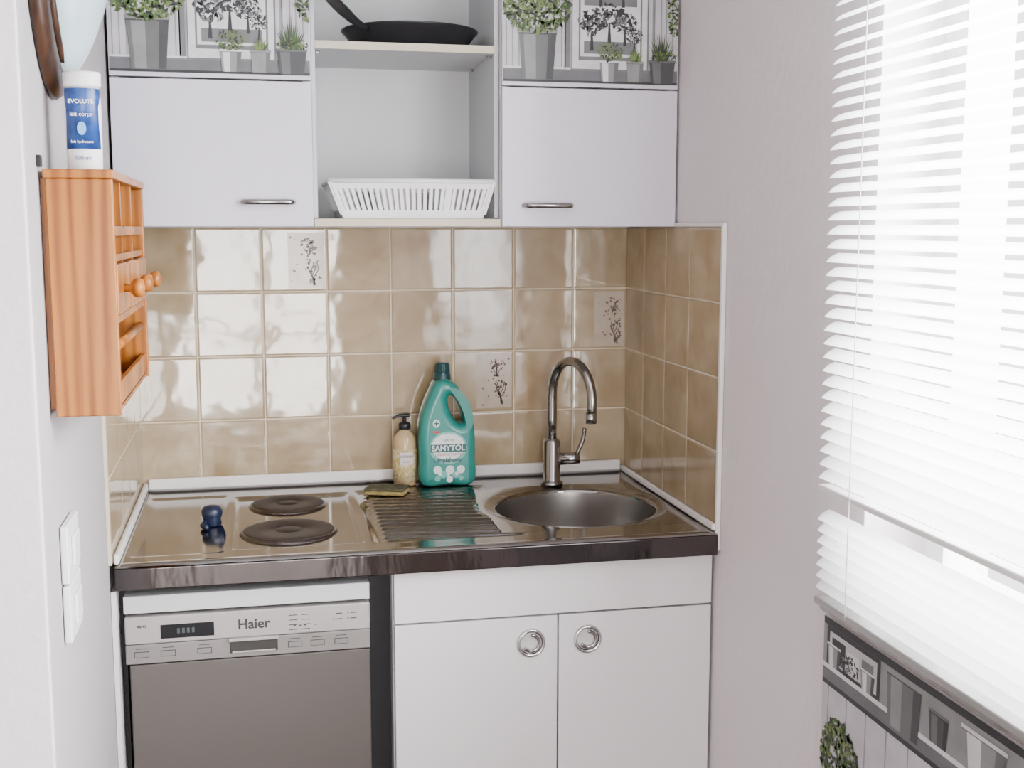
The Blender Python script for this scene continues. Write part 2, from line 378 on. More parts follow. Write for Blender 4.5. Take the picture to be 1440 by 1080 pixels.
# ------------------------------------------------------------------ upper cabinets + print
def plain(n,c,r=0.55): return pbr(n,c,r,var=(25,tuple(x*0.85 for x in c)))
PM=[plain('print_white',(0.50,0.48,0.51)),plain('print_line',(0.25,0.25,0.26)),plain('print_mid',(0.14,0.145,0.15)),
    plain('print_dark',(0.02,0.02,0.024)),plain('print_green',(0.04,0.08,0.016)),plain('print_lgreen',(0.13,0.19,0.05)),
    plain('print_pot_a',(0.23,0.235,0.235)),plain('print_pot_b',(0.12,0.125,0.125)),plain('print_pot_c',(0.05,0.052,0.056)),plain('print_shelf',(0.12,0.12,0.13)),
    plain('print_paper',(0.64,0.63,0.64))]
class Decal:
    def __init__(s,name,o,sa,ta,n,w,h,seed=1):
        s.o,s.sa,s.ta,s.n=map(Vector,(o,sa,ta,n)); s.V=[];s.F=[];s.fm=[];s.w=w;s.h=h;s.name=name;s.R=random.Random(seed)
    def poly(s,pts,m,l):
        pts=[(min(max(a,0),s.w),min(max(b,0),s.h)) for a,b in pts]
        ar=0
        for i in range(len(pts)):
            a,b=pts[i],pts[(i+1)%len(pts)]; ar+=a[0]*b[1]-b[0]*a[1]
        if abs(ar)<1e-8: return
        o=len(s.V)
        for a,b in pts: s.V.append(s.o+s.sa*a+s.ta*b+s.n*(0.0001*l))
        s.F.append(tuple(range(o,o+len(pts)))); s.fm.append(m)
    def rect(s,a0,a1,b0,b1,m,l): s.poly([(a0,b0),(a1,b0),(a1,b1),(a0,b1)],m,l)
    def pot(s,a0,a1,b0,b1,l,taper=0.1,cols=(6,7,8),rim=True):
        n=9; w=a1-a0; t=taper*w
        seq=[cols[1],cols[0],cols[0],cols[0],cols[1],cols[1],cols[1],cols[2],cols[2]]
        for k in range(n):
            f0,f1=k/n,(k+1)/n
            bot=lambda f:a0+t+(w-2*t)*f; top=lambda f:a0+w*f
            s.poly([(bot(f0),b0),(bot(f1),b0),(top(f1),b1),(top(f0),b1)],seq[k],l)
        if rim: s.rect(a0-.001,a1+.001,b1-.10*(b1-b0),b1,cols[0],l+1); s.rect(a0,a1,b1-.13*(b1-b0),b1-.10*(b1-b0),cols[2],l+1)
    def bush(s,a0,a1,b0,b1,l,n=120,size=.008,cols=(4,4,5,3)):
        for k in range(n):
            while True:
                u,v=s.R.uniform(-1,1),s.R.uniform(-1,1)
                if u*u+v*v<1: break
            ca,cb=(a0+a1)/2+u*(a1-a0)/2,(b0+b1)/2+v*(b1-b0)/2
            an=s.R.uniform(0,math.pi); L=size*s.R.uniform(.5,1.2); W=L*.45
            c,sn=math.cos(an),math.sin(an)
            s.poly([(ca-c*L/2,cb-sn*L/2),(ca+sn*W/2,cb-c*W/2),(ca+c*L/2,cb+sn*L/2),(ca-sn*W/2,cb+c*W/2)],s.R.choice(cols),l+k%6)
    def spikes(s,ca,b0,hh,spread,l,n=9,wd=.004,cols=(4,5,4)):
        for k in range(n):
            f=(k/(n-1)-.5)*2; a1=ca+f*spread; b1=b0+hh*(1-.45*abs(f))*s.R.uniform(.85,1.1)
            s.poly([(ca+f*spread*.3-wd/2,b0),(ca+f*spread*.3+wd/2,b0),(a1,b1)],s.R.choice(cols),l+k%3)
    def tree(s,ca,b0,sc,l):
        s.poly([(ca-.05*sc,b0),(ca+.05*sc,b0),(ca+.02*sc,b0+.5*sc),(ca-.02*sc,b0+.5*sc)],3,l)
        s.bush(ca-.38*sc,ca+.38*sc,b0+.38*sc,b0+sc,l,80,.17*sc,(2,3,3))
    def done(s,parent): return mesh_obj(s.name,s.V,s.F,None,parent=parent,mats=PM,fm=s.fm)

def cabinet_print(x0,x1,z0,h,y,parent,seed):
    w=x1-x0; D=Decal('printed_front',(x0,y,z0),(1,0,0),(0,0,1),(0,-1,0),w,h,seed)
    D.rect(0,w,0,h,0,0)
    for f in [.015,.05,.085,.325,.345,.375,.86,.90,.93,.965]: D.rect(w*f,w*f+.0026,0.03,h,1,1)
    D.rect(w*.345,w*.375,.03,h,2,1); D.rect(w*.85,w*.862,.03,h,1,1)
    D.rect(0,w,0,.005,3,5); D.rect(0,w,.004,.027,9,1); D.rect(0,w,.025,.030,2,2); D.rect(0,w*.38,.028,.032,10,3)
    D.rect(w*.385,w*.83,.030,.30,10,2); D.rect(w*.383,w*.39,.03,.30,2,3); D.rect(w*.82,w*.83,.03,.30,2,3)
    D.rect(w*.425,w*.79,.048,.275,2,3); D.rect(w*.435,w*.78,.056,.268,10,4)
    D.rect(w*.455,w*.76,.062,.088,2,5)
    D.tree(w*.50,.068,.085,6); D.tree(w*.60,.085,.085,12); D.tree(w*.69,.080,.07,6); D.tree(w*.745,.068,.05,12)
    D.rect(w*.455,w*.76,.162,.20,2,5); D.tree(w*.55,.16,.08,6); D.tree(w*.68,.16,.07,6)
    D.pot(w*.085,w*.30,.006,.112,20,.10); D.bush(w*.00,w*.38,.100,.21,22,620,.014,(4,4,5,3,5))
    D.pot(w*.545,w*.655,.004,.048,30,.10,(10,6,7)); D.bush(w*.53,w*.675,.046,.086,32,130,.008,(4,5,5,3))
    D.pot(w*.70,w*.80,.004,.048,30,.08,(6,6,7)); D.spikes(w*.75,.047,.03,.018,32,12,.006,(4,5,5))
    D.pot(w*.83,w*.985,.002,.052,30,.10,(7,8,8)); D.spikes(w*.905,.05,.068,.030,34,14,.006,(4,4,3)); D.bush(w*.83,w*.99,.05,.072,38,80,.008,(4,3,5))
    D.bush(w*.93,w*1.04,.10,.24,30,130,.012,(4,3,5,4))
    return D.done(parent)

DF=-0.357; T=0.018; UT=2.2
def upper(parent,x0,x1,seed,hx,hz):
    boxes('carcass',[(x0,x0+T,DF+0.02,-0.002,1.524,UT),(x1-T,x1,DF+0.02,-0.002,1.524,UT),(x0+T,x1-T,DF+0.02,-0.002,1.524,1.54),(x0+T,x1-T,DF+0.02,-0.002,UT-T,UT),(x0+T,x1-T,-0.012,-0.002,1.54,UT-T)],CABIN,parent=parent)
    box('flap_door',x0+.001,x1-.001,DF,DF+0.018,1.522,1.816,LAMI,bev=0.0015,parent=parent)
    box('upper_door',x0+.001,x1-.001,DF,DF+0.018,1.8195,UT,LAMI,bev=0.0015,parent=parent)
    cabinet_print(x0+.003,x1-.003,1.828,UT-1.832,DF-0.0006,parent,seed)
    h=0.052
    tube('handle',smoothpath([(hx-h,DF+.002,hz),(hx-h+.002,DF-.014,hz),(hx-h+.012,DF-.022,hz),(hx,DF-.025,hz),(hx+h-.012,DF-.022,hz),(hx+h-.002,DF-.014,hz),(hx+h,DF+.002,hz)],6),0.0056,NICKEL,12,parent)
uc=group('wall_cabinet'); upper(uc,0.005,0.403,11,0.309,1.572)
uc2=group('wall_cabinet'); upper(uc2,0.801,1.195,12,0.902,1.567)
os_=group('open_shelf_unit')
boxes('back_panel',[(0.404,0.80,-0.02,-0.010,1.524,UT)],CABIN,parent=os_)
boxes('side_panels',[(0.404,0.412,DF+0.03,-0.02,1.54,UT),(0.791,0.800,DF+0.03,-0.02,1.54,UT)],CABIN,parent=os_)
boxes('shelves',[(0.404,0.800,DF+0.012,-0.02,1.5225,1.5385),(0.412,0.790,DF+0.03,-0.02,1.888,1.904),(0.404,0.800,DF+0.012,-0.02,UT-0.018,UT)],CABIN,bev=0.001,parent=os_)
boxes('edge_banding',[(0.404,0.800,DF+0.010,DF+0.0125,1.5225,1.5385),(0.412,0.790,DF+0.028,DF+0.0305,1.888,1.904)],EDGE,parent=os_)
for yy in (-0.08,-0.30):
    tube('shelf_pin',[(0.791,yy,1.884),(0.779,yy,1.884)],0.003,CHROME,10,os_)
    tube('shelf_pin',[(0.412,yy,1.884),(0.424,yy,1.884)],0.003,CHROME,10,os_)

# ------------------------------------------------------------------ frying pan
pan=group('frying_pan')
PB=pbr('pan_black',(0.012,0.012,0.014),0.35,0.1,var=(10,(0.016,0.016,0.018)))
pc=(0.628,-0.190,1.9045)
lathe('pan_body',[(0,0),(0.108,0),(0.122,0.006),(0.144,0.036),(0.150,0.041),(0.151,0.044),(0.148,0.044),(0.141,0.036),(0.118,0.009),(0.104,0.005),(0,0.005)],pc,PB,72,parent=pan)
hp=smoothpath([(0.525,-0.285,1.938),(0.495,-0.318,1.948),(0.462,-0.365,1.966),(0.435,-0.425,1.978),(0.415,-0.47,1.983)],6)
tube('pan_handle',hp,[0.008+0.007*min(1,i/10) for i in range(len(hp))],PB,14,pan,flat=0.6)

# ------------------------------------------------------------------ dish rack
dr=group('dish_drying_rack')
bx0,bx1,by0,by1,bz0=0.466,0.765,-0.325,-0.09,1.5395
tx0,tx1,ty0,ty1,tz=0.440,0.785,-0.334,-0.06,1.618
bl=[(bx0,by0),(bx1,by0),(bx1,by1),(bx0,by1)]; tl=[(tx0,ty0),(tx1,ty0),(tx1,ty1),(tx0,ty1)]
def lerp(a,b,t_): return a+(b-a)*t_
def ringat(f): return [(lerp(b[0],t_[0],f),lerp(b[1],t_[1],f)) for b,t_ in zip(bl,tl)]
def band(f0,f1,name,th=0.002):
    r0,r1=ringat(f0),ringat(f1); z0,z1=lerp(bz0,tz,f0),lerp(bz0,tz,f1)
    V=[(p[0],p[1],z0) for p in r0]+[(p[0],p[1],z1) for p in r1]; F=[(i,(i+1)%4,4+(i+1)%4,4+i) for i in range(4)]
    o=mesh_obj(name,V,F,PLW,parent=dr); md=o.modifiers.new('s','SOLIDIFY'); md.thickness=th; md.offset=0
    return o
band(0.0,0.22,'lower_band',0.003); band(0.80,1.0,'upper_band',0.003)
bars_V=[];bars_F=[]
for side in range(4):
    b0,b1=bl[side],bl[(side+1)%4]; t0,t1=tl[side],tl[(side+1)%4]
    n=26 if side%2==0 else 18
    for k in range(n+1):
        f=k/n
        a=Vector((lerp(b0[0],b1[0],f),lerp(b0[1],b1[1],f),bz0+.008)); b=Vector((lerp(t0[0],t1[0],f),lerp(t0[1],t1[1],f),tz-.003))
        wd=0.0038; wd = 0.007 if (side==0 and k in (0,19,26)) else wd
        dx,dy=(wd,0.0015) if side%2==0 else (0.0015,wd)
        o=len(bars_V)
        for q in (a,b):
            bars_V+= [(q.x-dx,q.y-dy,q.z),(q.x+dx,q.y-dy,q.z),(q.x+dx,q.y+dy,q.z),(q.x-dx,q.y+dy,q.z)]
        bars_F+=[tuple(i+o for i in f_) for f_ in BF]
mesh_obj('ribs',bars_V,bars_F,PLW,parent=dr)
rr=ringat(1.0); loop=[(p[0],p[1],tz) for p in rr]+[(rr[0][0],rr[0][1],tz)]
for i in range(4): tube('rim_%d'%i,[loop[i],loop[i+1]],0.0052,PLW,10,dr)
box('tray_floor',bx0,bx1,by0,by1,bz0,bz0+0.003,PLW,parent=dr)
boxes('floor_ribs',[(bx0+0.01+k*0.02,bx0+0.014+k*0.02,by0+.01,by1-.01,bz0+.003,bz0+0.015) for k in range(11)],PLW,parent=dr)
box('cutlery_divider',0.682,0.686,by0,by1,bz0,tz-0.004,PLW,parent=dr)

# ------------------------------------------------------------------ base units
FY=-0.62
bc=group('base_cabinet')
boxes('carcass',[(0.527,0.545,FY+.02,-0.03,0.0,0.852),(1.175,1.192,FY+.02,-0.03,0.0,0.852),(0.545,1.175,-0.04,-0.03,0.1,0.852),(0.545,1.175,FY+.02,-0.04,0.1,0.118),(0.545,1.175,FY+.06,FY+.07,0.0,0.1)],CABIN,parent=bc)
box('top_rail_panel',0.529,1.193,FY,FY+0.018,0.742,0.851,LAMI2,bev=0.0015,parent=bc)
box('cabinet_door',0.529,0.8615,FY,FY+0.018,0.10,0.738,LAMI2,bev=0.002,parent=bc)
box('cabinet_door',0.8645,1.193,FY,FY+0.018,0.10,0.738,LAMI2,bev=0.002,parent=bc)
for hx in (0.806,0.925):
    c=(hx,FY-0.0002,0.684)
    lathe('ring_pull',[(0.030,0),(0.030,0.003),(0.0285,0.0055),(0.026,0.0065),(0.0235,0.0055),(0.022,0.003),(0.0215,0.001)],c,CHROME,48,axis='Y',parent=bc)
    lathe('pull_dish',[(0.0215,0.001),(0.018,0.0006),(0,0.0006)],c,pbr('dish_satin',(0.66,0.65,0.66),0.35,0.5,var=(4,(0.62,0.61,0.62))),48,axis='Y',parent=bc)
    pts=[(hx+0.0165*math.cos(a),FY-0.0045,0.684+0.0165*math.sin(a)) for a in [math.radians(-150+ k*10) for k in range(25)]]
    tube('pull_crescent',pts,0.0035,NICKEL,10,bc)
box('gap_shade_right',0.482,0.526,-0.56,-0.55,0.0,0.853,BLACK,parent=bc)  # black sheet standing in for the shade in the gap beside the dishwasher

dw=group('dishwasher')
dx0,dx1=0.024,0.480
box('tub',dx0+.004,dx1-.004,-0.585,-0.05,0.05,0.79,BLACK,parent=dw)
box('top_strip',dx0-.004,dx1,-0.628,-0.06,0.800,0.834,DWW,bev=0.002,parent=dw)
box('control_panel',dx0-.003,dx1,-0.632,-0.59,0.741,0.795,DWP,bev=0.003,parent=dw)
box('control_lower',dx0-.003,dx1,-0.630,-0.59,0.702,0.7405,pbr('dw_panel_low',(0.22,0.205,0.20),0.35,0.4,var=(3,(0.20,0.185,0.18))),bev=0.002,parent=dw)
box('door_skin',dx0+.003,dx1,-0.626,-0.59,0.11,0.700,DWS,bev=0.003,parent=dw)
box('kick_plate',dx0+.01,dx1-.01,-0.57,-0.56,0.0,0.10,BLACK,parent=dw)
box('display_window',0.086,0.184,-0.6335,-0.630,0.750,0.777,pbr('display_black',(0.006,0.006,0.008),0.4,spec=0.2,var=(9,(0.008,0.008,0.01))),bev=0.001,parent=dw)
for k in range(4): box('display_digit_%d'%k,0.116+k*.009,0.121+k*.009,-0.6340,-0.6335,0.759,0.769,pbr('lcd',(0.05,0.06,0.065),0.5,spec=0.2,var=(8,(0.06,0.07,0.075))),parent=dw)
box('handle_recess',0.212,0.302,-0.6322,-0.6290,0.7115,0.7395,pbr('recess_grey',(0.03,0.028,0.026),0.4,0.2,var=(8,(0.024,0.022,0.02))),bev=0.002,parent=dw)
box('handle_lip',0.210,0.304,-0.637,-0.6300,0.735,0.742,DWP,bev=0.0015,parent=dw)
box('handle_lower_lip',0.216,0.298,-0.634,-0.6300,0.7115,0.7155,DWP,bev=0.0015,parent=dw)
text('maker_text','Haier',0.027,Mfront(0.258,-0.6326,0.767),DARKP,dw,bold=0.0005,extrude=0.0005)
text('small_text','46/45',0.008,Mfront(0.052,-0.6326,0.776),DARKP,dw)
BTN=pbr('dw_button',(0.20,0.19,0.185),0.4,0.4,var=(6,(0.19,0.18,0.175)))
for bx_ in (0.050,0.098,0.165,0.335,0.378,0.424):
    box('button_outline',bx_-.0135,bx_+.0135,-0.6306,-0.6295,0.7145,0.7265,DARKP,bev=0.001,parent=dw)
    box('button',bx_-.0125,bx_+.0125,-0.6316,-0.6300,0.7155,0.7255,BTN,bev=0.001,parent=dw)
    box('button_label',bx_-.010,bx_+.010,-0.6306,-0.6300,0.7315,0.7327,DARKP,parent=dw)
RED=pbr('led_red',(0.4,0.05,0.03),0.4,var=(6,(0.35,0.05,0.03)))
L=[]
for r in range(4):
    for cx_ in (0.332,0.356):
        L.append((cx_-.008,cx_+.008,-0.6327,-0.6318,0.750+r*.0095,0.7512+r*.0095))
for r in range(2):
    for cx_ in (0.420,0.448): L.append((cx_-.006,cx_+.006,-0.6327,-0.6318,0.765+r*.011,0.7665+r*.011))
for cx_ in (0.335,0.345,0.355,0.375): L.append((cx_-.002,cx_+.002,-0.6327,-0.6318,0.757,0.759))
boxes('panel_print',L,DARKP,parent=dw)
boxes('leds',[(0.408,0.411,-0.6327,-0.6318,0.765,0.7675),(0.436,0.439,-0.6327,-0.6318,0.765,0.7675),(0.436,0.439,-0.6327,-0.6318,0.776,0.7785)],RED,parent=dw)
box('trim_6',0.001,0.010,-0.645,-0.05,0.0,0.850,LAMI2)
box('gap_shade_left',0.011,0.0195,-0.59,-0.58,0.0,0.850,BLACK)  # dark strip painting the shade in the slot between wall and dishwasher

# ------------------------------------------------------------------ cleaner bottle
TEAL=pbr('teal_plastic',(0.020,0.235,0.20),0.28,spec=0.5,coat=0.2,var=(6,(0.017,0.21,0.18)))
TEALD=pbr('dark_teal_cap',(0.005,0.04,0.045),0.35,var=(6,(0.006,0.045,0.05)))
LBLW=pbr('label_white',(0.74,0.77,0.76),0.4,var=(20,(0.7,0.74,0.73)))
LBLT=pbr('label_teal',(0.010,0.095,0.095),0.4,var=(20,(0.010,0.085,0.085)))
LBLM=pbr('label_mint',(0.17,0.46,0.41),0.4,var=(20,(0.15,0.42,0.37)))
LRED=pbr('label_red',(0.45,0.03,0.04),0.4,var=(20,(0.4,0.03,0.04)))
bt=group('cleaner_bottle')
bxc,byc=0.719,-0.078
cu=bpy.data.curves.new('c','CURVE'); cu.dimensions='2D'; cu.fill_mode='BOTH'; cu.extrude=0.020; cu.bevel_depth=0.020; cu.bevel_resolution=5; cu.offset=-0.020
cu.resolution_u=10
def spl(pts,cyc=True):
    s=cu.splines.new('BEZIER'); s.bezier_points.add(len(pts)-1)
    for bp,p in zip(s.bezier_points,pts):
        bp.co=(p[0],p[1],0); bp.handle_left_type='AUTO'; bp.handle_right_type='AUTO'
    s.use_cyclic_u=True
def pxl(lst,u0=623,v0=679,sc=1/590): return [((u-u0)*sc,(v0-v)*sc) for u,v in lst]
spl(pxl([(590,679),(585,674),(584,640),(583,610),(585,588),(591,566),(600,545),(607,532),(618,528),(630,531),(643,545),(653,563),(660,585),(663,610),(663,640),(662,674),(657,679),(623,679)]))
spl(pxl([(627,551),(636,556),(643,569),(647,583),(645,592),(638,590),(630,580),(625,566)][::-1]))
tmp=bpy.data.objects.new('tmp',cu); COL.objects.link(tmp)
dg=bpy.context.evaluated_depsgraph_get(); dg.update()
me=bpy.data.meshes.new_from_object(tmp.evaluated_get(dg)); bpy.data.objects.remove(tmp)
me.transform(Matrix.Translation((bxc,byc,CZ)) @ Matrix.Rotation(math.pi/2,4,'X'))
zmin=min(v.co.z for v in me.vertices)
me.transform(Matrix.Translation((0,0,CZ+0.0016-zmin)))
me.materials.clear(); me.materials.append(TEAL)
for p in me.polygons: p.use_smooth=True
ob=bpy.data.objects.new('bottle_body',me); COL.objects.link(ob); ob.parent=bt
capx=bxc-0.007
lathe('neck',[(0.016,0),(0.016,0.014)],(capx,byc,CZ+0.252),TEAL,32,parent=bt)
lathe('cap',[(0.0,0.0),(0.0205,0.0),(0.0210,0.004),(0.0195,0.016),(0.0175,0.018),(0.0170,0.038),(0.0155,0.042),(0,0.042)],(capx,byc,CZ+0.257),TEALD,32,parent=bt)
for k in range(20):
    a=2*math.pi*k/20
    tube('cap_rib_%d'%k,[(capx+0.0172*math.cos(a),byc+0.0172*math.sin(a),CZ+0.276),(capx+0.0168*math.cos(a),byc+0.0168*math.sin(a),CZ+0.294)],0.0012,TEALD,6,bt)
yf=byc-0.0402
def flat(name,pts,mat,y,parent):
    return mesh_obj(name,[(p[0],y,p[1]) for p in pts],[tuple(range(len(pts)))],mat,parent=parent)
def ell(cx,cz,rx,rz,n=36,a0=0,a1=2*math.pi): return [(cx+rx*math.cos(a0+(a1-a0)*k/n),cz+rz*math.sin(a0+(a1-a0)*k/n)) for k in range(n)]
flat('label_bubble',ell(bxc,CZ+0.098,0.045,0.040),LBLM,yf-.0002,bt)
flat('label_arc',ell(bxc,CZ+0.101,0.040,0.032),LBLW,yf-.0005,bt)
box('label_band',bxc-.043,bxc+.043,yf-.0011,yf-.0007,CZ+0.088,CZ+0.107,LBLT,bev=0.0,parent=bt)
text('label_name','SANYTOL',0.0185,Mfront(bxc,yf-.0015,CZ+0.0975),LBLW,bt,bold=0.0004,sx=.98)
text('label_sub','DESINFECTANTE',0.0085,Mfront(bxc,yf-.0013,CZ+0.082),LRED,bt)
text('label_big','Limpiahogar',0.0145,Mfront(bxc,yf-.0013,CZ+0.069),LBLT,bt,bold=0.0005)
text('label_top','1200 ml',0.008,Mfront(bxc,yf-.0013,CZ+0.117),LBLT,bt)
for k,(ox,oz,r_) in enumerate([(-.026,.045,.010),(-.012,.034,.009),(.004,.045,.0105),(.018,.033,.009),(.030,.045,.010),(-.026,.024,.007),(.003,.022,.008),(.031,.024,.006)]):
    flat('label_dot_%d'%k,ell(bxc+ox,CZ+oz,r_,r_,24),LBLM if k%2 else LBLW,yf-.0004,bt)
for k,ox in enumerate((-.02,0,.02)): flat('label_icon_%d'%k,ell(bxc+ox,CZ+.035,.0045,.0045,16),LBLW,yf-.0008,bt)
flat('seal_white',ell(bxc-.028,CZ+.158,.0085,.010,28),LBLW,byc-.0405,bt)
box('seal_cross',bxc-.0295,bxc-.0265,byc-.0412,byc-.0408,CZ+.152,CZ+.164,LBLT,parent=bt)
box('seal_cross_h',bxc-.034,bxc-.022,byc-.0412,byc-.0408,CZ+.1565,CZ+.1595,LBLT,parent=bt)
box('seal_red',bxc-.036,bxc-.020,byc-.0409,byc-.0405,CZ+.134,CZ+.140,LRED,parent=bt)

# ------------------------------------------------------------------ soap pump
so=group('soap_dispenser')
SOAPB=pbr('soap_bottle',(0.56,0.41,0.23),0.2,coat=0.3,var=(14,(0.48,0.33,0.17)))
SOAPL=pbr('soap_label_cream',(0.70,0.61,0.44),0.5,var=(130,(0.50,0.36,0.07)))
sx_,sy_=0.622,-0.060
lathe('bottle',[(0,0.0015),(0.025,0.0015),(0.028,0.005),(0.028,0.105),(0.026,0.118),(0.018,0.130),(0.0125,0.134),(0.0125,0.140),(0,0.140)],(sx_,sy_,CZ),SOAPB,40,parent=so)
lathe('label',[(0.0283,0.012),(0.0286,0.012),(0.0286,0.090),(0.0283,0.090)],(sx_,sy_,CZ),SOAPL,40,parent=so)
flat('label_tag',[(sx_-.016,CZ+.055),(sx_+.016,CZ+.055),(sx_+.016,CZ+.085),(sx_-.016,CZ+.085)],pbr('soap_tag',(0.64,0.54,0.54),0.5,var=(9,(0.62,0.52,0.52))),sy_-.0292,so)
text('label_text','CORINE',0.0085,Mfront(sx_,sy_-.0297,CZ+0.075),DARKP,so)
text('label_text2','savon',0.007,Mfront(sx_,sy_-.0297,CZ+0.063),DARKP,so)
lathe('collar',[(0,0),(0.0145,0),(0.0145,0.013),(0.012,0.016),(0.006,0.017),(0.0045,0.018),(0.0045,0.030),(0,0.030)],(sx_,sy_,CZ+0.138),DARKP,32,parent=so)
tube('nozzle',smoothpath([(sx_+.012,sy_,CZ+.171),(sx_,sy_,CZ+.171),(sx_-.015,sy_-.004,CZ+.171),(sx_-.030,sy_-.008,CZ+.166)],4),[.007]*5+[.006]*4+[.0045]*4,DARKP,12,so,flat=.7)

# ------------------------------------------------------------------ sponge + blue scrubber
sg=group('scouring_sponge')
box('sponge_foam',-0.048,0.048,-0.031,0.031,0.0,0.010,pbr('sponge_yellow',(0.36,0.27,0.09),0.95,bump=(250,.8,.003),var=(60,(0.22,0.16,0.06))),bev=.004,parent=sg)
box('sponge_pad',-0.048,0.048,-0.031,0.031,0.010,0.016,pbr('sponge_green',(0.10,0.09,0.045),0.95,bump=(300,1,.003),var=(60,(0.05,0.05,0.025))),bev=.003,parent=sg)
sg.location=(0.568,-0.148,CZ+0.0018); sg.rotation_euler=(0,0,math.radians(-22))
bc2=group('blue_scrubber')
BLUE=pbr('navy_blue_plastic',(0.004,0.011,0.04),0.4,bump=(60,.4,.003),var=(30,(0.003,0.007,0.028)))
lathe('scrubber_head',[(0,0),(0.017,0),(0.020,0.004),(0.018,0.014),(0.021,0.022),(0.022,0.032),(0.017,0.040),(0.008,0.043),(0,0.043)],(0.176,-0.355,CZ-0.0033),BLUE,28,parent=bc2)
tube('scrubber_tail',smoothpath([(0.165,-0.36,CZ+.006),(0.158,-0.385,CZ+.004),(0.168,-0.405,CZ+.004)],5),0.006,BLUE,10,bc2)

# ------------------------------------------------------------------ pine spice rack on left wall
rk=group('pine_spice_rack')
ya,yb=-1.20,-0.74; x0r=0.009; xd=0.094; zb,zt=1.264,1.597
box('side_near',x0r,xd,ya,ya+.012,zb,zt-.012,PINE,bev=.002,parent=rk)
box('side_far',x0r,xd,yb-.012,yb,zb,zt-.012,PINE,bev=.002,parent=rk)
box('top_board',x0r-.003,xd+.002,ya-.002,yb+.002,zt-.012,zt,PINE,bev=.002,parent=rk)
box('back_board',0.001,0.016,ya+.012,yb-.012,zb+.01,zt-.012,PINE,parent=rk)
for nm,z_ in (('shelf_upper',1.478),('shelf_mid',1.392),('shelf_low',zb+.006)):
    box(nm,0.016,xd-.004,ya+.012,yb-.012,z_-.005,z_+.005,PINE,bev=.001,parent=rk)
dy=(yb-ya)/3
for k in (1,2):
    y_=ya+dy*k
    box('divider',0.016,xd-.006,y_-.005,y_+.005,1.397,zt-.012,PINE,parent=rk)
for i in range(3):
    y_=ya+dy*(i+.5)
    box('drawer_%d'%i,0.018,xd+.002,y_-dy/2+.010,y_+dy/2-.010,1.400,1.470,PINE,bev=.003,parent=rk)
    lathe('knob_%d'%i,[(0,0),(0.006,0),(0.006,0.010),(0.012,0.014),(0.014,0.020),(0.012,0.027),(0,0.030)],(xd+.001,y_,1.435),PINE,24,axis='X',parent=rk)
    box('jar_rail_%d'%i,xd-.010,xd-.003,y_-dy/2+.006,y_+dy/2-.006,1.508,1.522,PINE,bev=.002,parent=rk)
box('lower_front',xd-.012,xd-.004,ya+.012,yb-.012,1.27,1.305,PINE,bev=.002,parent=rk)
tube('towel_rail',[(xd-.012,ya+.010,1.352),(xd-.012,yb-.010,1.352)],0.007,PINE,14,rk)
box('hanging_bracket',0.001,0.005,ya-.006,ya+.012,1.60,1.615,BLACK,parent=rk)

# lotion bottle on rack
lo=group('lotion_bottle')
LB=pbr('lotion_blue',(0.006,0.026,0.15),0.3,var=(60,(0.02,0.08,0.28)))
lx,ly=0.051,-1.12
lathe('bottle',[(0,0),(0.021,0),(0.0235,0.004),(0.0245,0.085),(0.0235,0.110),(0.022,0.113),(0,0.113)],(lx,ly,zt+.0005),PLW,40,sx=1,sy=.75,parent=lo)
lathe('cap',[(0,0.114),(0.0235,0.114),(0.0250,0.117),(0.0255,0.132),(0.024,0.135),(0,0.135)],(lx,ly,zt+.0005),PLW,40,sx=1,sy=.75,parent=lo)
lathe('label',[(0.0248,0.030),(0.0253,0.030),(0.0256,0.108),(0.0250,0.112)],(lx,ly,zt+.0005),LB,40,sx=.93,sy=.80,parent=lo)
text('label_text','EVOLUTE',0.0080,Mfront(lx,ly-.0215,zt+.094),PLW,lo,bold=.0001)
text('label_script','lait corps',0.0080,Mfront(lx,ly-.0215,zt+.077),PLW,lo)
flat('label_drop',ell(lx,zt+.058,.006,.009,20),pbr('drop_blue',(0.15,0.38,0.65),0.3,var=(9,(0.2,0.43,0.68))),ly-.0217,lo)
text('label_text3','lait hydratant',0.0055,Mfront(lx,ly-.0215,zt+.040),PLW,lo)
text('label_text4','500 ml',0.008,Mfront(lx,ly-.0200,zt+.018),LB,lo)

# ------------------------------------------------------------------ wall sconce (frosted glass shade on dark oval plate)
mi=group('wall_sconce')
GL=pbr('frosted_glass_shade',(0.50,0.60,0.64),0.2,coat=0.5,var=(5,(0.40,0.51,0.55)))
mc=(0.0,-1.060,1.955)
lathe('wood_plate',[(0,0.001),(0.180,0.001),(0.182,0.006),(0.176,0.018),(0.160,0.024),(0.152,0.018),(0,0.018)],mc,DARKWOOD,64,axis='X',sx=1.0,sy=1.40,parent=mi)
V=[];F=[];NA=48;NR=14
for j in range(NR+1):
    t_=j/NR*math.pi/2
    for i in range(NA):
        a=2*math.pi*i/NA; sy_s=0.122*math.cos(a); sz_s=math.sin(a)
        if sz_s<0: zz=0.225*sz_s; yy=sy_s*(1-0.30*abs(sz_s)**1.5)
        else: zz=0.17*sz_s; yy=sy_s
        k_=math.cos(t_)
        zrel=zz*k_/0.225
        V.append((mc[0]+0.018+0.086*math.sin(t_)*(1+0.25*zrel),mc[1]+yy*k_,mc[2]+zz*k_))
for j in range(NR):
    for i in range(NA):
        l=(i+1)%NA; F.append((j*NA+i,j*NA+l,(j+1)*NA+l,(j+1)*NA+i))
mesh_obj('glass_shade',V,F,GL,True,mi,merge=True)
lathe('rim_band',[(0.126,0.016),(0.134,0.016),(0.134,0.026),(0.128,0.028)],mc,DARKWOOD,64,axis='X',sx=1.0,sy=1.60,parent=mi)

